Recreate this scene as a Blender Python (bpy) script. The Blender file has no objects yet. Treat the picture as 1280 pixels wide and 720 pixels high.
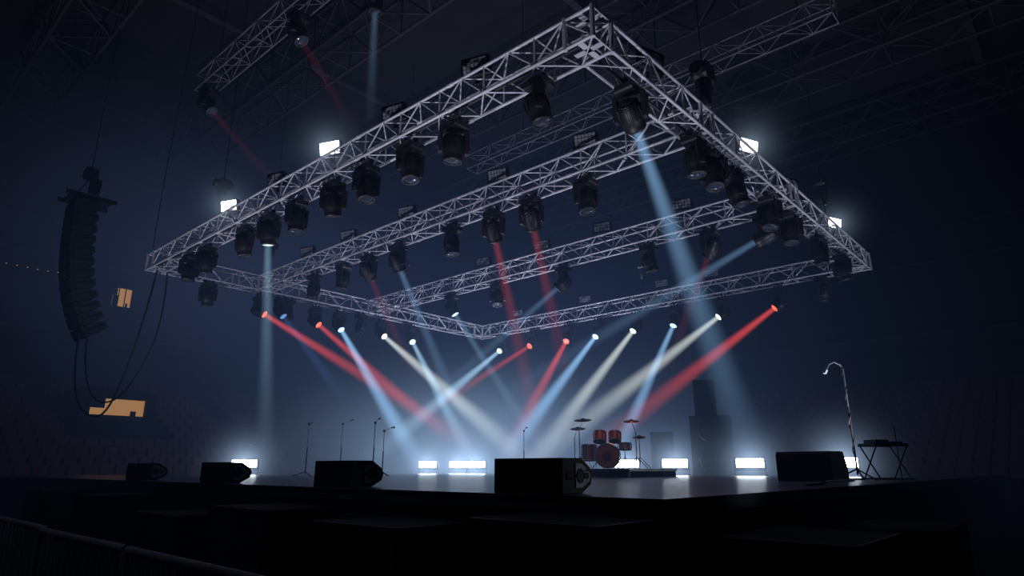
import bpy, math, random
from mathutils import Vector, Matrix
random.seed(4)
S=bpy.context.scene
S.view_settings.view_transform='Standard'
S.view_settings.look='None'

# ------------------------------------------------------------ arena axes
# +X = upstage, +Y = across the stage, Z up. Stage front edge on x=0.
DZ=1.33; TZ=8.05
def W(X,Y):      # distances measured square to the viewing seat -> arena axes
    return (.667*X+.745*(Y-5.9), -.745*X+.667*(Y-5.9))

# ------------------------------------------------------------ materials
def pbr(name,col,rough=.5,metal=0.,var=.15,scale=8.,bump=0.,em=None,ems=0.):
    m=bpy.data.materials.new(name); m.use_nodes=True; nt=m.node_tree; b=nt.nodes['Principled BSDF']
    b.inputs['Roughness'].default_value=rough; b.inputs['Metallic'].default_value=metal
    tc=nt.nodes.new('ShaderNodeTexCoord'); n=nt.nodes.new('ShaderNodeTexNoise'); n.inputs['Scale'].default_value=scale
    nt.links.new(tc.outputs['Object'],n.inputs['Vector'])
    r=nt.nodes.new('ShaderNodeValToRGB'); r.color_ramp.elements[0].position=.3; r.color_ramp.elements[1].position=.7
    r.color_ramp.elements[0].color=(*[c*(1-var) for c in col],1); r.color_ramp.elements[1].color=(*[min(1,c*(1+var)) for c in col],1)
    nt.links.new(n.outputs['Fac'],r.inputs['Fac']); nt.links.new(r.outputs['Color'],b.inputs['Base Color'])
    if bump:
        bp=nt.nodes.new('ShaderNodeBump'); bp.inputs['Strength'].default_value=bump
        nt.links.new(n.outputs['Fac'],bp.inputs['Height']); nt.links.new(bp.outputs['Normal'],b.inputs['Normal'])
    if em: b.inputs['Emission Color'].default_value=(*em,1); b.inputs['Emission Strength'].default_value=ems
    return m
M={}
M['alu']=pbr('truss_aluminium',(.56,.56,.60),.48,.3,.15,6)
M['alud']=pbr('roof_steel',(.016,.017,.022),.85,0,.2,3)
M['alum']=pbr('dark_truss',(.11,.11,.13),.55,.3,.2,3)  # darker grey metal for the ceiling trusses
M['black']=pbr('black_plastic',(.010,.010,.012),.5,0,.2,12)
M['blackm']=pbr('black_metal',(.018,.018,.021),.4,.4,.2,12)
M['cab']=pbr('cabinet_paint',(.009,.009,.011),.6,0,.3,30,.1)
M['grille']=pbr('speaker_grille',(.014,.014,.016),.6,.2,.5,90,.4)
M['deck']=pbr('stage_deck',(.075,.082,.095),.3,0,.3,1.3,.03)
M['skirt']=pbr('stage_skirt',(.005,.005,.006),.95,0,.3,5)
M['conc']=pbr('concrete_floor',(.010,.011,.013),.8,0,.3,.6,.05)
M['wall']=pbr('arena_wall',(.016,.018,.024),.9,0,.3,.25)
M['ceil']=pbr('arena_ceiling',(.004,.005,.007),.95,0,.3,.2)
M['trim']=pbr('balcony_edge',(.05,.055,.07),.7,0,.2,2)
M['seat']=pbr('seat_red',(.12,.012,.015),.6,0,.3,4)
M['glass']=pbr('lens_dark',(.03,.04,.06),.08,0,.1,3)
M['panel']=pbr('led_panel_off',(.28,.29,.32),.4,.1,.3,40)
M['chrome']=pbr('chrome',(.5,.5,.53),.25,.9,.1,5)
M['steel']=pbr('barrier_steel',(.35,.36,.39),.5,.3,.2,10)
M['drum']=pbr('drum_lacquer',(.11,.014,.012),.22,0,.2,10)
M['skin']=pbr('drum_head',(.08,.07,.07),.5,0,.1,5)
M['brass']=pbr('cymbal_brass',(.3,.2,.09),.35,.9,.15,15)
M['case']=pbr('road_case',(.006,.0065,.008),.8,0,.3,6,.05)
M['silver']=pbr('side_plate',(.40,.41,.45),.4,.3,.2,12)
def emis(name,col,s):
    return pbr(name,(.05,.05,.05),.4,0,.02,5,0,col,s)
M['e_blind']=emis('blinder_white',(.85,.93,1.),8)
M['e_warm']=emis('window_warm_light',(1.,.50,.17),.30)
M['e_bulb']=emis('string_bulb',(1.,.5,.2),.30)
COL={'b':(.30,.58,.95),'w':(.80,.87,.86),'r':(1.,.09,.08),'d':(.15,.35,1.),'c':(.40,.70,.95)}
LENS={'b':((.45,.72,1.),1.7),'w':((.95,1.,.95),1.8),'r':((1.,.12,.06),1.6),'d':((.2,.45,1.),.6),'c':((.6,.85,1.),1.8)}
for k,(c,s) in LENS.items(): M['lens_'+k]=emis('lens_lit_'+k,c,s)

# ------------------------------------------------------------ mesh builder
class MB:
    def __init__(s): s.v=[];s.f=[];s.mi=[];s.sm=[];s.mats=[]
    def mid(s,m):
        if m not in s.mats: s.mats.append(m)
        return s.mats.index(m)
    def add(s,vs,fs,m,smooth=False,Mx=None):
        o=len(s.v)
        s.v+= [tuple(Mx@Vector(v)) if Mx else tuple(v) for v in vs]
        k=s.mid(m)
        for f in fs: s.f.append([i+o for i in f]); s.mi.append(k); s.sm.append(smooth)
    def box(s,c,d,m,Mx=None,ch=0):
        x,y,z=[a/2 for a in d]
        if ch:
            pr=[(-x+ch,-z),(x-ch,-z),(x,-z+ch),(x,z-ch),(x-ch,z),(-x+ch,z),(-x,z-ch),(-x,-z+ch)]
            T=Matrix.Translation(c); T=(Mx@T) if Mx else T
            s.prism(pr,-y,y,m,T); return
        vs=[(c[0]+i*x,c[1]+j*y,c[2]+k*z) for i in(-1,1) for j in(-1,1) for k in(-1,1)]
        fs=[(0,1,3,2),(4,6,7,5),(0,4,5,1),(2,3,7,6),(0,2,6,4),(1,5,7,3)]
        s.add(vs,fs,m,False,Mx)
    def prism(s,poly,y0,y1,m,Mx=None):
        n=len(poly)
        vs=[(p[0],y0,p[1]) for p in poly]+[(p[0],y1,p[1]) for p in poly]
        fs=[tuple(range(n)),tuple(range(2*n-1,n-1,-1))]+[(i,i+n,(i+1)%n+n,(i+1)%n) for i in range(n)]
        s.add(vs,fs,m,False,Mx)
    def tube(s,p,q,r,m,n=6,Mx=None,r2=None):
        p=Vector(p);q=Vector(q);d=q-p
        if d.length<1e-6:return
        d.normalize(); a=d.orthogonal().normalized(); b=d.cross(a); r2=r if r2 is None else r2
        vs=[];
        for c,rr in((p,r),(q,r2)):
            for i in range(n):
                t=2*math.pi*i/n; vs.append(c+a*math.cos(t)*rr+b*math.sin(t)*rr)
        fs=[(i,(i+1)%n,(i+1)%n+n,i+n) for i in range(n)]
        s.add(vs,fs,m,True,Mx); s.add(vs,[tuple(range(n))[::-1],tuple(range(n,2*n))],m,False,Mx)
    def lathe(s,pr,m,Mx=None,n=20,smooth=True):
        vs=[];fs=[]
        for r,z in pr:
            for i in range(n):
                t=2*math.pi*i/n; vs.append((max(r,1e-4)*math.cos(t),max(r,1e-4)*math.sin(t),z))
        for j in range(len(pr)-1):
            for i in range(n): fs.append((j*n+i,j*n+(i+1)%n,(j+1)*n+(i+1)%n,(j+1)*n+i))
        s.add(vs,fs,m,smooth,Mx)
    def mesh(s,name):
        me=bpy.data.meshes.new(name); me.from_pydata(s.v,[],s.f)
        for m in s.mats: me.materials.append(M[m])
        me.polygons.foreach_set('material_index',s.mi); me.polygons.foreach_set('use_smooth',s.sm)
        me.update(); return me
    def obj(s,name,loc=(0,0,0),rot=(0,0,0),parent=None,bevel=0):
        return place(s.mesh(name),name,loc,rot,parent,bevel)
def place(me,name,loc=(0,0,0),rot=(0,0,0),parent=None,bevel=0):
    o=bpy.data.objects.new(name,me); S.collection.objects.link(o)
    o.location=loc; o.rotation_euler=rot
    if parent: o.parent=parent
    if bevel:
        b=o.modifiers.new('bevel','BEVEL'); b.width=bevel; b.segments=2; b.limit_method='ANGLE'
    return o
RX=lambda a:Matrix.Rotation(a,4,'X'); RY=lambda a:Matrix.Rotation(a,4,'Y'); RZ=lambda a:Matrix.Rotation(a,4,'Z'); T=lambda *a:Matrix.Translation(a)

# ------------------------------------------------------------ room
def slab(name,c,d,m):
    b=MB(); b.box((0,0,0),d,m); return b.obj(name,c)
slab('floor',(5,5,-.1),(58,58,.2),'conc')
slab('ceiling',(5,5,19.1),(58,58,.2),'ceil')
slab('wall_north',(5,34.1,9.5),(58,.2,19),'wall')
slab('wall_east',(34.1,5,9.5),(.2,58,19),'wall')
slab('wall_south',(5,-24.1,9.5),(58,.2,19),'wall')
slab('wall_west',(-24.1,5,9.5),(.2,58,19),'wall')
def balcony(name,L,loc,rz):
    b=MB()
    b.box((L/2,1.3,7.3),(L,2.6,.25),'wall'); b.box((L/2,0,7.45),(L,.08,.6),'wall'); b.box((L/2,-.05,7.72),(L,.05,.07),'trim')
    b.tube((0,0,8.45),(L,0,8.45),.03,'trim'); 
    for i in range(int(L/2)): b.tube((i*2+.5,0,7.7),(i*2+.5,0,8.45),.02,'trim')
    b.box((L/2,2.3,11.75),(L,.5,.12),'trim')
    b.box((L/2,2.45,13.6),(L,.3,.10),'trim')
    b.obj(name,loc,(0,0,rz))
balcony('balcony',50,(-17,31.2,0),0)
balcony('balcony',50,(31.2,30,0),-math.pi/2)
def window(name,loc,w,h,parent=None,split=True):
    b=MB()
    b.box((0,.12,0),(w,.02,h),'e_warm')
    for sx in(-1,1): b.box((sx*(w/2+.05),0,0),(.1,.3,h+.2),'wall')
    for sz in(-1,1): b.box((0,0,sz*(h/2+.05)),(w,.3,.1),'wall')
    if split:
        for i in range(1,3): b.box((-w/2+w*i/3,.02,0),(.04,.06,h),'black')
        b.box((-w*.3,.06,-h*.1),(w*.25,.06,h*.5),'black')
    b.box((0,.06,-h/2+.10),(w,.08,.20),'black'); b.box((w*.3,.06,-h/2+.26),(w*.10,.06,.3),'black')
    b.box((-w*.36,.06,h/2-.2),(w*.26,.06,.42),'black')
    return b.obj(name,loc,parent=parent)
window('window_1',(6.35,33.75,10.25),.95,1.2)
def truss(b,p,q,w=.5,ch=.026,dg=.014,pan=.52,m='alu',n=6):
    p=Vector(p);q=Vector(q);d=(q-p);L=d.length;d.normalize()
    sd=d.cross(Vector((0,0,1))).normalized(); up=Vector((0,0,1)); h=w/2
    cs=[sd*h+up*h,sd*-h+up*h,sd*-h-up*h,sd*h-up*h]
    for c in cs: b.tube(p+c,q+c,ch,m,8)
    k=max(1,round(L/pan)); st=L/k
    for f in range(4):
        a,c=cs[f],cs[(f+1)%4]
        for i in range(k):
            s0=p+d*(i*st); s1=p+d*((i+1)*st)
            if (i+f)%2==0: b.tube(s0+a,s1+c,dg,m,n)
            else: b.tube(s0+c,s1+a,dg,m,n)
            if i%2==0: b.tube(s0+a,s0+c,dg,m,n)
        b.tube(q+a,q+c,dg*1.4,m,n)
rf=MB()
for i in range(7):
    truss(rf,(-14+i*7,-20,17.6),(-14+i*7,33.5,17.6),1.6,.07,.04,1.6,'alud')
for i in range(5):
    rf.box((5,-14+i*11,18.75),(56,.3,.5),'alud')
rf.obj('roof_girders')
b=MB()
def w3(X,Y,z): x,y=W(X,Y); return (x,y,z)
def wires(pts):
    for (X,Y) in pts:
        x,y=W(X,Y); b.tube((x,y,12.8),(x,y,18.9),.015,'blackm',5)
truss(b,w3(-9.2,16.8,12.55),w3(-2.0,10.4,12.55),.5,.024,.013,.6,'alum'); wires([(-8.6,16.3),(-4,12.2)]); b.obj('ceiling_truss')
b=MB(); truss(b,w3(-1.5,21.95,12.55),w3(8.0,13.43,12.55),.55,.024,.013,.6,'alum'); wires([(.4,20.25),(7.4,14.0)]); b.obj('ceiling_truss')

# ------------------------------------------------------------ seating stands
def stand_mesh(L,rows,gap=None):
    b=MB()
    for r in range(rows):
        y=r*.78; z=.8+r*.36
        b.box((L/2,y+.39,z/2),(L,.78,z),'conc')
        for i in range(int(L/.52)):
            x=.3+i*.52
            if (i%24) in (0,1): continue
            if gap and gap[0]<x<gap[1] and gap[2]<=r<=gap[3]: continue
            b.box((x,y+.45,z+.42),(.44,.40,.05),'seat')
            b.box((0,0,.2),(.44,.05,.44),'seat',T(x,y+.64,z+.44)@RX(-.2))
            b.box((x,y+.5,z+.2),(.06,.3,.4),'blackm')
    return b
st=stand_mesh(37,12,(18.3,22.3,4,9)); stand_o=st.obj('seating_stand',(-15,23.2,0))
st2=stand_mesh(37,12); st2.obj('seating_stand',(23.2,21.5,0),(0,0,-math.pi/2))
b=MB()
b.box((0,1.2,-1.2),(3.0,2.6,1.3),'wall'); b.box((0,1.2,.8),(3.0,2.6,.15),'wall')
for sx in(-1,1): b.box((sx*1.42,1.2,.1),(.16,2.6,1.5),'wall')
po=b.obj('entrance_portal',(20.3,4.8,4.0),parent=stand_o)
window('window_2',(0,.05,.02),2.2,.90,po,False)
b=MB()
for i in range(16): b.lathe([(0,-.03),(.03,0),(0,.03)],'e_bulb',T(i*.42,0,random.uniform(-.02,.02)),8)
b.tube((0,0,.04),(6.5,0,.04),.008,'black')
b.obj('string_lights',(-3.0,33.6,11.0))

# ------------------------------------------------------------ stage
b=MB()
x0,x1,y0,y1=0,21.5,-1.5,20.5
b.box(((x0+x1)/2,(y0+y1)/2,DZ-.06),(x1-x0,y1-y0,.12),'deck')
b.tube((x0,y0,DZ-.03),(x0,y1,DZ-.03),.02,'skirt'); 
def drape(p,q,n):
    p=Vector(p);q=Vector(q);d=(q-p);nn=Vector((-d.y,d.x,0)).normalized()
    vs=[];fs=[]
    for i in range(n+1):
        c=p+d*i/n+nn*.04*math.sin(i*2.1)
        vs+=[(c.x,c.y,0),(c.x,c.y,DZ-.12)]
    for i in range(n): fs.append((2*i,2*i+2,2*i+3,2*i+1))
    b.add(vs,fs,'skirt',True)
drape((x0+.1,y0+.1,0),(x0+.1,y1-.1,0),160); drape((x0+.1,y0+.1,0),(x1-.1,y0+.1,0),160); drape((x1-.1,y0+.1,0),(x1-.1,y1-.1,0),120); drape((x0+.1,y1-.1,0),(x1-.1,y1-.1,0),120)
b.obj('stage')

# ------------------------------------------------------------ rig
TX0,TX1,TY0,TY1=2.78,17.98,.89,18.09; h=.26
b=MB()
PN=.58; CH=.031; DG=.0165
for x in (TX0,TX1): truss(b,(x,TY0-h,TZ),(x,TY1+h,TZ),.52,CH,DG,PN)
for y in (TY0,TY1): truss(b,(TX0+h,y,TZ),(TX1-h,y,TZ),.52,CH,DG,PN)
for x in (6.38,11.18): truss(b,(x,TY0+h,TZ),(x,TY1-h,TZ),.52,CH,DG,PN)
for x in (TX0,6.38,11.18,TX1):
    for y in (TY0,TY1):
        for sx in(-1,1):
            for sy in(-1,1): b.tube((x+sx*h,y+sy*h,TZ-h-.03),(x+sx*h,y+sy*h,TZ+h+.03),.04,'alu',8)
        for z in(-h,h): 
            b.box((x,y,TZ+z),(.1,.5,.012),'alu'); b.box((x,y,TZ+z),(.5,.1,.012),'alu')
for x in (TX0,6.38,11.18,TX1):
    for k in range(1,6):
        y=TY0+k*2.87
        for sx in(-1,1):
            for sz in(-1,1): b.tube((x+sx*h,y-.07,TZ+sz*h),(x+sx*h,y+.07,TZ+sz*h),.042,'alu',8)
for x in (TX0,6.38,11.18,TX1): b.tube((x-.12,TY0,TZ-h+.05),(x-.12,TY1,TZ-h+.05),.035,'black',6)
b.tube((TX0,TY0+.1,TZ-h+.05),(TX1,TY0+.1,TZ-h+.05),.035,'black',6)
for x in (TX0,6.38,11.18):
    for k in range(11):
        y=TY0+.9+k*1.5; pts=[(x-.2,y+s*.7,TZ-h-.16*math.sin(math.pi*s)) for s in (0,.25,.5,.75,1)]
        for p,q in zip(pts,pts[1:]): b.tube(p,q,.012,'black',5)
b.obj('lighting_truss')

# moving heads ------------------------------------------------
bb=MB()
for sx in(-1,1):
    bb.box((sx*.13,0,.0),(.05,.09,.10),'blackm'); bb.tube((sx*.13-.03,0,.05),(sx*.13+.03,0,.05),.045,'blackm',10)
bb.box((0,0,-.04),(.36,.06,.02),'blackm')
bb.box((0,0,-.12),(.44,.34,.15),'black',None,.03)
bb.lathe([(0,-.215),(.12,-.215),(.12,-.19),(0,-.19)],'black',None,16)
bb.box((0,-.175,-.12),(.2,.01,.07),'glass')
base_me=bb.mesh('moving_head_base')
bb=MB()
bb.box((0,0,-.235),(.54,.2,.06),'black',None,.02)
for sx in(-1,1):
    bb.prism([(-.11,-.22),(.11,-.22),(.09,-.5),(.06,-.66),(-.06,-.66),(-.09,-.5)],-.035,.035,'black',T(sx*.245,0,0)@RZ(math.pi/2))
    bb.tube((sx*.2,0,-.56),(sx*.295,0,-.56),.07,'blackm',14)
yoke_me=bb.mesh('moving_head_yoke')
bb=MB()
bb.lathe([(.135,-.25),(.14,-.27),(.175,-.27),(.19,-.235),(.185,-.22),(.185,-.11),(.20,-.08),(.195,.10),(.165,.21),(.10,.26),(0,.26)],'black',None,24)
bb.lathe([(0,-.268),(.09,-.262),(.136,-.25)],'glass',None,24)
for k in range(10): 
    bb.box((0,0,0),(.012,.03,.2),'blackm',RZ(k*math.pi/5)@T(0,.195,.04))
for z in(.15,.18,.21): bb.lathe([(.172,z-.006),(.195,z-.006),(.195,z+.006),(.172,z+.006)],'blackm',None,20,False)
head_me=bb.mesh('moving_head_body')

def vmat(name,build):
    m=bpy.data.materials.new(name); m.use_nodes=True; nt=m.node_tree; nt.nodes.clear()
    out=nt.nodes.new('ShaderNodeOutputMaterial')
    def mt(op,a,b=None,c=None,clamp=False):
        n=nt.nodes.new('ShaderNodeMath'); n.operation=op; n.use_clamp=clamp
        for i,x in enumerate((a,b,c)):
            if x is None: continue
            if isinstance(x,(int,float)): n.inputs[i].default_value=x
            else: nt.links.new(x,n.inputs[i])
        return n.outputs[0]
    tc=nt.nodes.new('ShaderNodeTexCoord')
    sh=build(nt,mt,tc.outputs['Object'])
    nt.links.new(sh,out.inputs['Volume']); return m
def emn(nt,col,st):
    e=nt.nodes.new('ShaderNodeEmission'); e.inputs['Color'].default_value=(*col,1)
    nt.links.new(st,e.inputs['Strength']); return e.outputs[0]
def beam(parent,L,k,col,I,r0=.12,p=1.5,fade=.5):  # visible beam painted as an emissive cone, nothing is scattered
    def build(nt,mt,co):
        sp=nt.nodes.new('ShaderNodeSeparateXYZ'); nt.links.new(co,sp.inputs[0]); x,y,z=sp.outputs
        zz=mt('MAXIMUM',mt('SUBTRACT',mt('MULTIPLY',z,-1.),.27),0.)
        R=mt('MULTIPLY_ADD',zz,k,r0)
        r2=mt('ADD',mt('MULTIPLY',x,x),mt('MULTIPLY',y,y))
        q=mt('DIVIDE',r2,mt('MULTIPLY',R,R))
        pr=mt('SUBTRACT',1.,q,clamp=True); pr=mt('MULTIPLY',pr,pr)
        fo=mt('POWER',mt('DIVIDE',r0,R),p)
        fd=mt('MULTIPLY',mt('SUBTRACT',1.,mt('DIVIDE',zz,L)),1/fade,clamp=True)
        return emn(nt,col,mt('MULTIPLY',mt('MULTIPLY',mt('MULTIPLY',pr,fo),fd),I))
    m=vmat('light_beam_glow',build); m.cycles.volume_step_rate=.28
    n=16; vs=[];fs=[]
    for zz in(0,L):
        R=(r0+k*zz)*1.02
        for i in range(n):
            t=2*math.pi*i/n; vs.append((R*math.cos(t),R*math.sin(t),-.272-zz))
    fs=[(i,i+n,(i+1)%n+n,(i+1)%n) for i in range(n)]+[tuple(range(n)),tuple(range(n,2*n))[::-1]]
    me=bpy.data.meshes.new('beam'); me.from_pydata(vs,[],fs); me.materials.append(m)
    o=bpy.data.objects.new('beam',me); S.collection.objects.link(o); o.parent=parent
halo_cache={}
def glow(parent,R,col,I,loc=(0,0,0),soft=.03):  # emissive sphere paints the soft halo around a lit lamp
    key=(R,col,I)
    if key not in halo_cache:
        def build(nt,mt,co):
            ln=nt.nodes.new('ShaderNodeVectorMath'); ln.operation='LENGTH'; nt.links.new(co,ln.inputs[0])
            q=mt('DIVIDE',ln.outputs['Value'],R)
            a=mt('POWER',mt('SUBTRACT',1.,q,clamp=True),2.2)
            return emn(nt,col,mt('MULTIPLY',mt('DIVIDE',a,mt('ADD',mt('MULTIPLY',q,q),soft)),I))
        m=vmat('lamp_halo_glow',build); m.cycles.volume_step_rate=.5
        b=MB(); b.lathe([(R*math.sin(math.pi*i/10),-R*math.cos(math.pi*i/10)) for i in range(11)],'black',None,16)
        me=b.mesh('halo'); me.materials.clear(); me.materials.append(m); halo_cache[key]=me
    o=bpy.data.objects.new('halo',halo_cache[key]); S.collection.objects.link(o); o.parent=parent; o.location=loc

def bar(n,t):
    return {'1':(TX0,TY0+t),'R':(TX0+t,TY0),'2':(6.38,TY0+t),'3':(11.18,TY0+t),'BL':(TX0+t,TY1),'BR':(TX1,TY0+t)}[n]
WATT={'r':100,'b':800,'w':1000,'d':200,'c':800}
def moving_head(n,t,tgt=None,col=None,I=1.,k=.055,cut=1.,fade=.5,drop=0.,p=1.5):
    x,y=bar(n,t); z=TZ-h-.05-drop
    rz=0 if n in('R','BL') else math.pi/2
    base=place(base_me,'moving_head_light',(x,y,z),(0,0,rz))
    if drop:
        pp=MB(); pp.tube((0,0,-.0),(0,0,drop+.05),.025,'blackm',8); pp.obj('drop_pipe',parent=base)
    if tgt:
        d=Vector((*tgt,DZ))-Vector((x,y,z-.56)); 
    else:
        d=Vector((random.uniform(-.25,.25),random.uniform(-.25,.25),-1))
    D=d.length; hh=math.hypot(d.x,d.y)
    pan=math.atan2(-d.x,d.y)-rz; tilt=math.atan2(hh,-d.z)
    yk=place(yoke_me,'yoke',(0,0,0),(0,0,pan),base)
    hd=place(head_me,'head',(0,0,-.56),(tilt,0,0),yk)
    if col:
        idx=[i for i,m in enumerate(head_me.materials) if m==M['glass']][0]
        hd.material_slots[idx].link='OBJECT'; hd.material_slots[idx].material=M['lens_'+col]
        L=(D-.2)*cut
        beam(hd,L,k,COL[col],I,fade=fade,p=p)
        l=bpy.data.lights.new('lamp','SPOT'); l.energy=WATT[col]*min(1,I); l.color=COL[col]; l.spot_size=2*math.atan(k)*1.3; l.spot_blend=.6; l.shadow_soft_size=.08
        lo=bpy.data.objects.new('lamp',l); S.collection.objects.link(lo); lo.parent=hd; lo.location=(0,0,-.3)
    return base
def tw(X,Y=22.): return W(X,Y)
for s,X,c,I,k,cut,fd in((3.59,.34,'r',3.3,.038,.88,.8),(5.87,-.69,'r',3.0,.038,.85,.8),(6.97,-2.85,'b',4.6,.056,1,.35),(9.06,1.0,'w',3.8,.055,1,.45),(10.7,-1.08,'c',2.6,.038,1,.5)):
    moving_head('BL',s,tw(X),c,I,k=k,cut=cut,drop=.12,p=1.4,fade=fd)
for t,X,c,I,cut,k,fd in((15.87,-5.3,'c',3.2,.95,.042,.6),(13.92,-6.,'r',1.6,.7,.028,.9),(11.9,-.58,'r',2.5,.95,.046,.8),(10.3,-.69,'b',4.4,1,.052,.45),(8.44,.37,'w',4.0,1,.056,.5),(6.67,3.16,'b',3.8,1,.044,.45),(4.72,.16,'w',4.2,1,.060,.55),(2.65,1.58,'r',4.0,.92,.055,.8)):
    moving_head('BR',t,tw(X),c,I,k=k,drop=.12,cut=cut,p=1.42,fade=fd)
for s in (1.7,4.7,8.): moving_head('BL',s)
for t in (1.2,): moving_head('BR',t)
moving_head('BL',4.4,tw(-3.7),'d',.5,cut=.6)
for t in (1.03,3.04,4.28,5.72,6.94,8.49,11.09,13.4,14.56): moving_head('1',t)
moving_head('1',9.82,W(-5.93,16),'c',1.6,k=.038,fade=.9)
for s in (3.48,4.3,5.43,7.3,8.67,10.97,13.): moving_head('R',s)
moving_head('R',1.17,W(5.93,16),'b',3.0,k=.058,fade=.9,p=1.6)
for t in (2.64,6.95,11.93,13.6): moving_head('2',t)
moving_head('2',5.44,W(.97,18),'r',1.0,k=.048,cut=.95,fade=.95)
moving_head('2',4.21,W(2.06,18),'r',.85,k=.048,cut=.65,fade=.95)
moving_head('2',9.22,W(-.8,20),'b',1.3,k=.038,fade=.9)
moving_head('2',10.6,W(-1.8,22),'r',.35,k=.035,cut=.6,fade=.9)
for t in (3.85,9.78): moving_head('3',t)
moving_head('3',1.99,W(3.5,20),'r',.35,k=.045,cut=.5,fade=.9)
moving_head('3',.55,W(-5.,24),'b',1.3,k=.03,cut=.6,fade=.95)
moving_head('3',6.93,W(-5.5,22),'b',1.,k=.035,cut=.7,fade=.9)
moving_head('3',12.1,W(1.5,22),'b',1.3,k=.038,fade=.9)

# strobe / blinder panels ------------------------------------
def panel_mesh(lit):
    b=MB(); m='e_blind' if lit else 'panel'
    b.box((0,.03,0),(.56,.12,.34),'black',None,.02)
    if lit: b.box((0,-.04,0),(.50,.02,.28),m)
    else:
        for i in range(6):
            for j in range(3): b.box((-.205+i*.082,-.04,-.085+j*.085),(.066,.02,.066),m)
    for i in range(7): b.box((-.24+i*.08,.11,0),(.012,.05,.28),'blackm')
    for sx in(-1,1): b.box((sx*.3,.03,-.1),(.015,.05,.26),'blackm')
    b.box((0,.03,-.235),(.615,.05,.015),'blackm'); b.box((0,.03,-.29),(.06,.06,.1),'blackm')
    return b.mesh('blinder_panel')
pm_on=panel_mesh(True); pm_off=panel_mesh(False)
def blinder(n,t,lit=False,ang=None):
    x,y=bar(n,t); z=TZ+h+.36
    o=place(pm_on if lit else pm_off,'blinder_light',(x,y,z),(math.radians(12),0,ang))
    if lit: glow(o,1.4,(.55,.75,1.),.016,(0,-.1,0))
    return o
A1=-math.pi/2+.3; A2=-.3
for t in(2.5,4.9,9.7): blinder('1',t,False,A1)
for t in(7.24,12.3): blinder('1',t,True,A1+.1)
for s in(2.0,9.1): blinder('R',s,False,A2)
for s in(6.34,12.8): blinder('R',s,True,A2-.1)
for t in(2.6,5.3,8.9,11.8,14.2): blinder('2',t,False,A1)
for t in(2.73,5.4,7.8,10.5): blinder('3',t,False,A1)
for t in(5.04,7.14,10.9,14.8): blinder('BR',t,False,A1)

def floor_strobe(x,y,ang):
    b=MB()
    b.box((0,.04,.36),(.84,.14,.34),'black',None,.02); b.box((0,-.045,.36),(.78,.02,.25),'e_blind')
    for sx in(-1,1):
        b.box((sx*.44,.04,.22),(.02,.06,.42),'blackm'); b.box((sx*.44,.04,.01),(.05,.4,.02),'blackm')
    b.box((0,.04,.16),(.86,.05,.03),'blackm')
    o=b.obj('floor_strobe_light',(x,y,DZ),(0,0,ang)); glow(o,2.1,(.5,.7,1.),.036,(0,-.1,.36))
    l=bpy.data.lights.new('lamp','AREA'); l.shape='RECTANGLE'; l.size=.76; l.size_y=.24; l.energy=260; l.color=(.75,.87,1)
    lo=bpy.data.objects.new('lamp',l); S.collection.objects.link(lo); lo.parent=o; lo.location=(0,-.06,.36); lo.rotation_euler=(math.radians(90),0,0)
FA=-math.pi/2+.5
for y in(1.41,3.95,6.4,8.19,15.98,17.1): floor_strobe(15.0 if y<9 else 15.6,y,FA)
floor_strobe(14.3,17.6,FA); floor_strobe(6.16,17.5,-.6)

# chain hoists ------------------------------------------------
def hoist(x,y,z,s=1.):
    b=MB()
    b.box((0,0,0),(.42*s,.30*s,.34*s),'black',None,.06); b.tube((-.3*s,0,0),(.3*s,0,0),.13*s,'blackm',14)
    b.lathe([(0,-.75*s),(.10*s,-.72*s),(.15*s,-.4*s),(.16*s,-.2*s)],'black',None,14)
    b.tube((0,0,.17*s),(0,0,.3*s),.03,'blackm'); b.tube((0,0,.2),(0,0,18.9-z),.012,'blackm',5)
    b.tube((0.05,0,-.2),(0.05,0,TZ+h-z),.012,'blackm',5)
    b.obj('chain_hoist',(x,y,z))
hoist(TX0+4.2,TY0,9.5,1.1); hoist(TX0+12.,TY0,9.75,1.); hoist(TX0,TY0+12.9,9.5,.9); hoist(11.18,TY0+15,9.6,.8); hoist(TX1,TY0+8,9.6,.8); hoist(6.38,TY1-.4,9.5,.8)
def added_roof_head(X,Y,z,dX,dz,col,I,L,pipe):  # fixtures added to carry the faint coloured streaks; lenses stay dark
    x,y=W(X,Y); d=Vector((.667*dX,-.745*dX,dz)); hh=math.hypot(d.x,d.y)
    o=place(base_me,'moving_head_light',(x,y,z)); yk=place(yoke_me,'yoke',(0,0,0),(0,0,math.atan2(-d.x,d.y)),o); hd=place(head_me,'head',(0,0,-.56),(math.atan2(hh,-d.z),0,0),yk)
    if pipe: pp=MB(); pp.tube((0,0,0),(0,0,pipe),.03,'blackm',8); pp.obj('drop_pipe',parent=o)
    beam(hd,L,.03,COL[col],I,fade=1.)
added_roof_head(-3.7,14.6,14.2,.02,-1,'b',.6,3.6,4.6)
added_roof_head(-8.85,16.45,12.24,.9,-1,'r',.10,5.,0)
added_roof_head(-5.2,13.25,12.24,.6,-1,'r',.10,4.,0)

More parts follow.
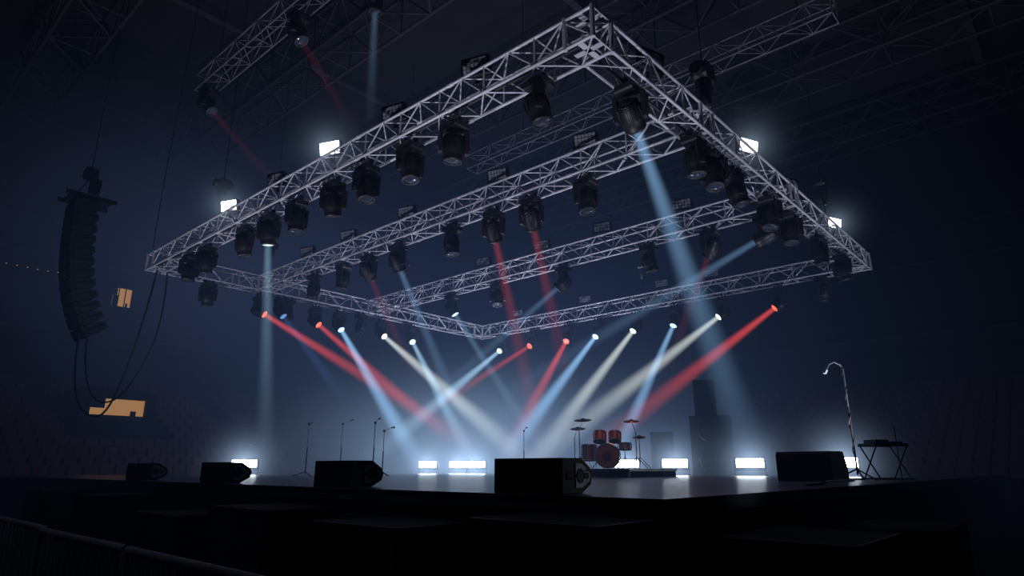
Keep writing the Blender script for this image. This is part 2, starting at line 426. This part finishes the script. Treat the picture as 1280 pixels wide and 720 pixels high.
# ------------------------------------------------------------ line array
b=MB(); ang=0.02; px,pz=0.,0.
for i in range(12):
    hb=.39
    Mx=T(px,0,pz)@RY(-ang)
    pr=[(-.34,-hb/2+.005),(-.34,hb/2-.005),(.05,hb/2-.01),(.36,.11),(.36,-.11),(.05,-hb/2+.01)]
    b.prism(pr,-.62,.62,'cab',Mx)
    b.box((-.345,0,0),(.02,1.18,hb-.06),'grille',Mx)
    for sy in(-1,1):
        b.box((0.05,sy*.63,0),(.5,.02,.08),'blackm',Mx); b.box((-.25,sy*.635,0),(.05,.02,hb-.04),'blackm',Mx)
    b.box((.37,0,0),(.02,.4,.14),'blackm',Mx)
    d=Vector((math.sin(ang),0,-math.cos(ang)))*hb
    ang+= .015+.0068*i
    px+=d.x; pz+=d.z
b.box((0.1,0,.32),(1.2,1.0,.10),'blackm'); 
for sy in(-1,1): b.box((0.1,sy*.5,.34),(1.5,.06,.14),'blackm')
b.tube((-.3,0,.4),(0.05,0,1.2),.02,'blackm'); b.tube((.5,0,.4),(0.05,0,1.2),.02,'blackm')
b.box((.05,0,1.35),(.4,.34,.4),'black',None,.06); b.tube((.05,-.3,1.35),(.05,.3,1.35),.14,'blackm',12)
b.tube((.05,0,1.5),(.05,0,9.3),.014,'blackm',5)
b.box((.3,.3,1.05),(.3,.3,.5),'black')
lx,ly=W(-14.15,19.6)
b.obj('line_array_speaker',(lx,ly,9.75),(0,0,0)).scale=(.97,.97,.95)
def cable(pts,r=.02,name='hanging_cable'):
    c=bpy.data.curves.new(name,'CURVE'); c.dimensions='3D'; c.bevel_depth=r; c.bevel_resolution=2
    s=c.splines.new('NURBS'); s.points.add(len(pts)-1); s.order_u=4; s.use_endpoint_u=True
    for p,q in zip(s.points,pts): p.co=(*q,1)
    c.materials.append(M['black']); o=bpy.data.objects.new(name,c); S.collection.objects.link(o)
cable([(TX0,TY1,TZ-.2),w3(-11.5,19.6,6.2),w3(-11.9,19.4,3.2),w3(-12.5,19.4,2.8),w3(-13.4,19.5,3.6),w3(-13.5,19.6,5.6)],.03)
cable([(TX0+.3,TY1,TZ-.2),w3(-11.0,19.8,6.0),w3(-11.4,19.6,4.2),w3(-12.2,19.5,3.1),w3(-13.2,19.7,3.8),w3(-13.4,19.8,5.8)],.025)
cable([w3(-11.8,19.9,8.5),w3(-11.9,20,11),w3(-11.7,20,14),w3(-11.6,20,18.9)],.014)

# ------------------------------------------------------------ front fills
b=MB()
b.prism([(-.25,0),(-.25,.34),(.12,.34),(.30,.24),(.34,.17),(.30,.08),(.12,0)],-.5,.5,'cab')
b.box((-.255,0,.17),(.02,.94,.29),'grille')
for sy in(-1,1):
    b.prism([(-.02,.05),(-.02,.29),(.10,.29),(.25,.21),(.28,.17),(.25,.11),(.10,.05)],-.012,.012,'silver',T(0,sy*.505,0))
    b.tube((.06,sy*.51,.17),(.06,sy*.53,.17),.07,'black',16); b.box((.17,sy*.525,.17),(.09,.02,.06),'black'); b.box((-.12,sy*.51,.17),(.14,.02,.06),'blackm')
    b.box((.19,sy*.525,.22),(.08,.015,.012),'black')
ff=b.mesh('front_fill_speaker')
for i,y in enumerate((.02,3.15,6.5,9.8)):
    place(ff,'front_fill_speaker',(.42,y,DZ),(0,0,random.uniform(-.05,.05)),None,.008).scale=(.8,.8,.9)
b=MB(); b.prism([(-.36,0),(-.36,.22),(-.22,.5),(.32,.5),(.36,.45),(.36,0)],-.48,.48,'cab')
b.box((0,0,0),(.33,.88,.02),'grille',T(-.295,0,.36)@RY(-math.radians(63)))
b.tube((.0,-.49,.25),(0,-.5,.25),.06,'blackm'); b.box((.365,0,.25),(.02,.5,.2),'blackm')
wm=b.mesh('monitor_wedge'); place(wm,'monitor_wedge',(8.05,0.0,DZ),(0,0,math.pi-.1),None,.008)
place(wm,'monitor_wedge',(7.6,5.6,DZ),(0,0,math.pi+.3),None,.008).scale=(.6,.6,.6)

# ------------------------------------------------------------ road cases / subs in the pit
def case(x,y,w,d,hh,m='case',name='road_case'):
    b=MB(); b.box((0,0,hh/2+.08),(w,d,hh-.08),m)
    for sx in(-1,1):
        for sy in(-1,1):
            b.box((sx*w/2,sy*d/2,hh/2+.08),(.03,.03,hh-.07),'black'); b.lathe([(0,0),(.05,0),(.05,.08),(0,.08)],'black',T(sx*(w/2-.1),sy*(d/2-.1),0),10)
    for z in(.13,hh-.0): 
        for sy in(-1,1): b.box((0,sy*d/2,z+.03),(w,.03,.03),'black')
        for sx in(-1,1): b.box((sx*w/2,0,z+.03),(.03,d,.03),'black')
    b.box((0,-d/2-.01,hh*.6),(.16,.02,.1),'blackm'); b.box((-w/2-.01,0,hh*.6),(.02,.16,.1),'blackm')
    b.obj(name,(x,y,0))
case(-.55,-1.0,.8,1.1,1.16); case(-.6,.9,.85,1.2,1.05); case(-.6,3.0,.8,1.2,1.1); case(-.6,5.2,.8,1.3,.95); case(-.6,8.0,.8,1.2,1.1); case(-.6,11,.8,1.2,1.1)
case(.95,-2.2,1.2,.9,1.02); case(3.5,-2.3,1.4,.8,.95)
b=MB(); L=1.6; H=1.13
b.tube((0,0,H),(0,L,H),.022,'steel',8); b.tube((0,0,.18),(0,L,.18),.018,'steel',8)
for y in(0,L): b.tube((0,y,0),(0,y,H),.02,'steel',8); b.box((0,y,.01),(.6,.06,.02),'steel')
for i in range(1,13): b.tube((0,i*L/13,.18),(0,i*L/13,H),.008,'steel',6)
cb=b.mesh('crowd_barrier')
for i in range(10): place(cb,'crowd_barrier',(-3.02+.03*math.sin(i*2),-4.9+i*1.66,0),(0,0,.02*math.sin(i*3)))

# ------------------------------------------------------------ drum kit on riser
rx,ry=W(2.75,17.8)
b=MB(); b.box((0,0,.17),(2.4,2.4,.06),'deck'); b.box((0,0,.07),(2.34,2.34,.14),'skirt')
for sx in(-1,1):
    for sy in(-1,1): b.tube((sx*1.15,sy*1.15,0),(sx*1.15,sy*1.15,.18),.03,'alu')
b.obj('drum_riser',(rx,ry,DZ))
b=MB()
def drum(c,r,hh,Mx,shell='drum'):
    X=T(*c)@Mx
    b.lathe([(r,-hh/2),(r,hh/2)],shell,X,28)
    for s in(-1,1):
        b.lathe([(r*.97,s*hh/2),(r*1.05,s*(hh/2-.02)),(r*1.05,s*(hh/2+.02)),(r*.97,s*(hh/2+.015))],'chrome',X,28); b.lathe([(0,s*(hh/2+.002)),(r*.98,s*(hh/2+.002))],'skin',X,28,False)
    for k in range(8):
        a=k*math.pi/4; b.tube((r*1.04*math.cos(a),r*1.04*math.sin(a),-hh/2),(r*1.04*math.cos(a),r*1.04*math.sin(a),hh/2),.009,'chrome',5,X)
KX=RY(math.pi/2)
drum((0,0,.33),.31,.45,KX)
b.lathe([(0,.004),(.12,.004)],'black',T(-.235,0,.31)@RY(-math.pi/2),20,False)
for sy in(-1,1): b.tube((-.1,sy*.26,.2),(-.25,sy*.4,0.01),.012,'chrome')
drum((0.02,-.2,.82),.16,.22,RY(.35)); drum((0.02,.2,.82),.17,.24,RY(.35))
drum((.42,.55,.42),.21,.40,RY(.05)); drum((.45,-.42,.58),.18,.15,RY(.08),'chrome')
for k in range(3):
    a=k*2.1; b.tube((.42+.23*math.cos(a),.55+.23*math.sin(a),0.01),(.42+.23*math.cos(a),.55+.23*math.sin(a),.45),.01,'chrome')
def stand(x,y,z,lx=0,ly=0,r=.24,cym=True):
    for k in range(3):
        a=k*2.094+.3; b.tube((x,y,.3),(x+.28*math.cos(a),y+.28*math.sin(a),0.01),.01,'chrome')
    b.tube((x,y,.1),(x,y,z*.75),.014,'chrome'); b.tube((x,y,z*.75),(x+lx,y+ly,z),.01,'chrome')
    if cym: b.lathe([(0,.03),(.04,.02),(.06,.0),(r,-.03),(r,-.034),(.05,-.006),(0,0)],'brass',T(x+lx,y+ly,z)@RY(-.25),28)
stand(.0,-.75,1.25,0.05,.1,.22); stand(0,.75,1.3,.05,-.1,.24); stand(.5,.95,1.1,0,-.1,.22); stand(.45,-.82,.85,0,0,.18); b.lathe([(0,-.05),(.18,-.03),(.18,-.035),(0,-.06)],'brass',T(.45,-.82,.83),24)
stand(.45,-.42,.5,0,0,.2,False); b.tube((0,0,.6),(0,-.15,.78),.014,'chrome'); b.tube((0,0,.6),(0,.15,.78),.014,'chrome')
b.lathe([(0,.5),(.17,.5),(.18,.54),(.16,.58),(0,.58)],'black',T(.95,0,0),20); b.tube((.95,0,0.02),(.95,0,.5),.02,'chrome')
for k in range(3): b.tube((.95,0,.2),(.95+.25*math.cos(k*2.1),.25*math.sin(k*2.1),0.01),.012,'chrome')
b.obj('drum_kit',(rx-.3,ry,DZ+.2),(0,0,.5))

# ------------------------------------------------------------ speaker stacks upstage
def cabinet(x,y,z,w,d,hh,rz,woof=2,name='speaker_cabinet'):
    b=MB(); b.box((0,0,hh/2),(d,w,hh),'cab'); b.box((-d/2-.005,0,hh/2),(.02,w-.08,hh-.08),'grille')
    for k in range(woof):
        zc=hh*(k+.5)/woof; r=min(w*.36,hh/woof*.4)
        b.lathe([(r,0),(r*.95,.02),(r*.9,.02),(r*.88,0)],'blackm',T(-d/2-.015,0,zc)@RY(-math.pi/2),24)
        b.lathe([(r*.86,0),(r*.3,.01),(0,.012)],'black',T(-d/2-.015,0,zc)@RY(-math.pi/2),24)
    for sy in(-1,1): b.box((0,sy*(w/2+.004),hh*.6),(.2,.02,.08),'blackm')
    for sy in(-1,1):
        for zz in (0.035,hh-.03): b.box((-d/2+.03,sy*(w/2-.03),zz),(.08,.08,.065),'blackm')
    return b.obj(name,(x,y,z),(0,0,rz),None,.006)
cabinet(15.9,5.5,DZ+.005,1.25,.8,1.85,.35,2); cabinet(15.85,5.6,DZ+1.87,.65,.65,1.15,.35,2)
cabinet(15.9,7.3,DZ+.005,.7,.6,1.4,.35,4)

# ------------------------------------------------------------ stands
def mic_stand(x,y,hh,bx,by,bz,name='microphone_stand'):
    b=MB()
    for k in range(3):
        a=k*2.094+.5; b.tube((0,0,.12),(.32*math.cos(a),.32*math.sin(a),0.012),.012,'blackm')
    b.tube((0,0,.05),(0,0,hh*.55),.016,'blackm',8); b.tube((0,0,hh*.5),(0,0,hh),.011,'chrome',8)
    b.lathe([(0,-.03),(.03,-.03),(.03,.03),(0,.03)],'black',T(0,0,hh),10)
    b.tube((-bx*.3,-by*.3,hh-bz*.3),(bx,by,hh+bz),.009,'chrome',8)
    d=Vector((bx,by,bz-.06)).normalized()*.17; e=Vector((bx,by,hh+bz))
    b.tube(e,e+d*.7,.013,'blackm',8,None,.018); b.tube(e+d*.7,e+d,.027,'silver',10)
    b.obj(name,(x,y,DZ))
def at(u,Y): 
    X=(u-640)/800*(.9627*Y); return W(X,Y)
for u,Y,hh,bx,bz in((382,17.5,1.35,.1,.05),(466,17,1.35,.15,.1),(478,18,1.2,.3,.1),(425,19,1.45,.3,.12),(655,20,1.3,.2,.1)):
    x,y=at(u,Y); mic_stand(x,y,hh,bx,.1,bz)
b=MB(); x,y=at(1071,12.)
for k in range(3):
    a=k*2.094; b.tube((0,0,.2),(.4*math.cos(a),.4*math.sin(a),0.015),.015,'blackm')
b.tube((0,0,.1),(0,0,1.3),.018,'blackm',8); b.tube((0,0,1.2),(0,0,2.0),.013,'chrome',8)
pts=[(0,0,2.0),(-.03,.05,2.1),(-.08,.12,2.15),(-.14,.2,2.1),(-.17,.25,2.0)]
for p,q in zip(pts,pts[1:]): b.tube(p,q,.016,'chrome',8)
b.tube(pts[-1],(-.19,.28,1.93),.035,'silver',10,None,.03)
for k in range(26):
    z=.4+k*.065; z2=z+.065; a=k*.9; a2=a+.9
    b.tube((.03*math.cos(a),.03*math.sin(a),z),(.03*math.cos(a2),.03*math.sin(a2),z2),.007,'blackm',5)
b.obj('boom_stand',(x,y,DZ))
b=MB()
for s in(-.35,.35):
    b.tube((s,-.2,.02),(s,.2,.62),.014,'blackm',8); b.tube((s,.2,.02),(s,-.2,.62),.014,'blackm',8)
for yy in(-.2,.2): b.tube((-.4,yy,.63),(.4,yy,.63),.014,'blackm',8); b.tube((-.4,yy,.02),(.4,yy,.02),.014,'blackm',8)
b.box((0,0,.66),(.8,.4,.03),'black'); b.box((-.15,0,.71),(.3,.3,.07),'blackm'); b.box((.2,0,.695),(.26,.28,.04),'black')
b.tube((.42,.1,.02),(.42,.1,1.0),.011,'blackm'); b.tube((.42,.1,1.0),(.25,.0,1.08),.009,'blackm')
x,y=at(1108,12.8); b.obj('utility_stand',(x,y,DZ),(0,0,-.6))
cable([(9,-.6,DZ+.02),(8.6,-.2,DZ+.03),(8,-1.0,DZ+.02),(6.6,-.4,DZ+.02),(5.5,-1.1,DZ+.02),(4,-1.2,DZ+.02)],.015,'stage_cable')

# ------------------------------------------------------------ haze glow (emissive volume)
def hz(nt,mt,co):  # scattered stage light painted in as soft self-glowing blobs
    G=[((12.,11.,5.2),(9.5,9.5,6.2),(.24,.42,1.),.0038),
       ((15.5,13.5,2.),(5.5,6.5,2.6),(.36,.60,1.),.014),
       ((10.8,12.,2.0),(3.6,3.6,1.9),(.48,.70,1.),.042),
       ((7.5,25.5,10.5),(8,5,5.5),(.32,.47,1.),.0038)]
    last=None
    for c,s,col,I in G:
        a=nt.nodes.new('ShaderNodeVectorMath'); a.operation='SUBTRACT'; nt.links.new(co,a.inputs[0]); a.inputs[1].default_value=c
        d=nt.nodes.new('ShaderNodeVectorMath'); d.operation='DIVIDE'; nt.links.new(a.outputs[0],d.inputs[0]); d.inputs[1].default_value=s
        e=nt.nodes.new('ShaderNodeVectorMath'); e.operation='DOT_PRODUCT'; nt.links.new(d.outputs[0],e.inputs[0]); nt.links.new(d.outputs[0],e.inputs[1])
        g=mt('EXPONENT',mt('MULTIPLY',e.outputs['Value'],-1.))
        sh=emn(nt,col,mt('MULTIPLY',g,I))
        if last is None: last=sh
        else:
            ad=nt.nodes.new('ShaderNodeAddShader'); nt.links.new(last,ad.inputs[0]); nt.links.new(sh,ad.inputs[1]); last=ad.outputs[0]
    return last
hm=vmat('stage_haze_glow',hz); hm.cycles.volume_step_rate=.4
b=MB(); b.box((5,5,9.5),(57.6,57.6,18.9),'black'); me=b.mesh('stage_haze_glow'); me.materials.clear(); me.materials.append(hm)
place(me,'stage_haze_glow')

# ------------------------------------------------------------ lights
def spot(name,loc,tgt,E,col,size,blend=.7,r=.1):
    l=bpy.data.lights.new(name,'SPOT'); l.energy=E; l.color=col; l.spot_size=math.radians(size); l.spot_blend=blend; l.shadow_soft_size=r
    o=bpy.data.objects.new(name,l); S.collection.objects.link(o); o.location=loc
    o.rotation_euler=(Vector(tgt)-Vector(loc)).to_track_quat('-Z','Y').to_euler(); return o
LC=(.80,.80,1.)
spot('truss_fill',(.6,1.6,1.5),(1.8,1.2,8),900,LC,105)  # these upward spots are added without fixtures to brighten the truss
spot('truss_fill',(.6,8.1,1.5),(1.8,8.1,8),850,LC,105)
spot('truss_fill',(.6,15,1.5),(1.8,15,8),700,LC,105)
spot('truss_fill',(8.5,-1.3,1.5),(8.5,-.2,8),850,LC,105)
spot('truss_fill',(16,-1.3,1.5),(16,-.2,8),700,LC,105)
spot('truss_fill',(9,9,1.5),(9,9,8),900,LC,125)
spot('truss_fill',(15,14,1.5),(15,14,8),1500,LC,125)
spot('drum_spot',(7.5,3.0,7.6),(rx,ry,DZ+.6),600,(1,.25,.15),14)
spot('boom_side_light',(12,-3,6.),(8,-.5,2.5),150,(.7,.82,1),25)
spot('barrier_fill',(-7,3,9),(-3,2,.8),75,(.6,.72,1),50)  # unseen spot added to lift the crowd barriers out of black
spot('front_fill_kicker',(4.,-6,2.6),(.6,.2,1.5),110,(.8,.86,1),14)  # unseen spot that brightens the speaker side plates
w=bpy.data.worlds.new('World'); S.world=w; w.use_nodes=True
w.node_tree.nodes['Background'].inputs[0].default_value=(.02,.03,.05,1); w.node_tree.nodes['Background'].inputs[1].default_value=.1

# ------------------------------------------------------------ camera
c=bpy.data.cameras.new('camera'); c.lens=22.5; c.sensor_width=36; c.clip_end=300
co=bpy.data.objects.new('camera',c); S.collection.objects.link(co)
co.location=(-4.395,-3.935,1.55); co.rotation_euler=(math.radians(90+15.7),0,-math.atan2(.745,.667))
S.camera=co
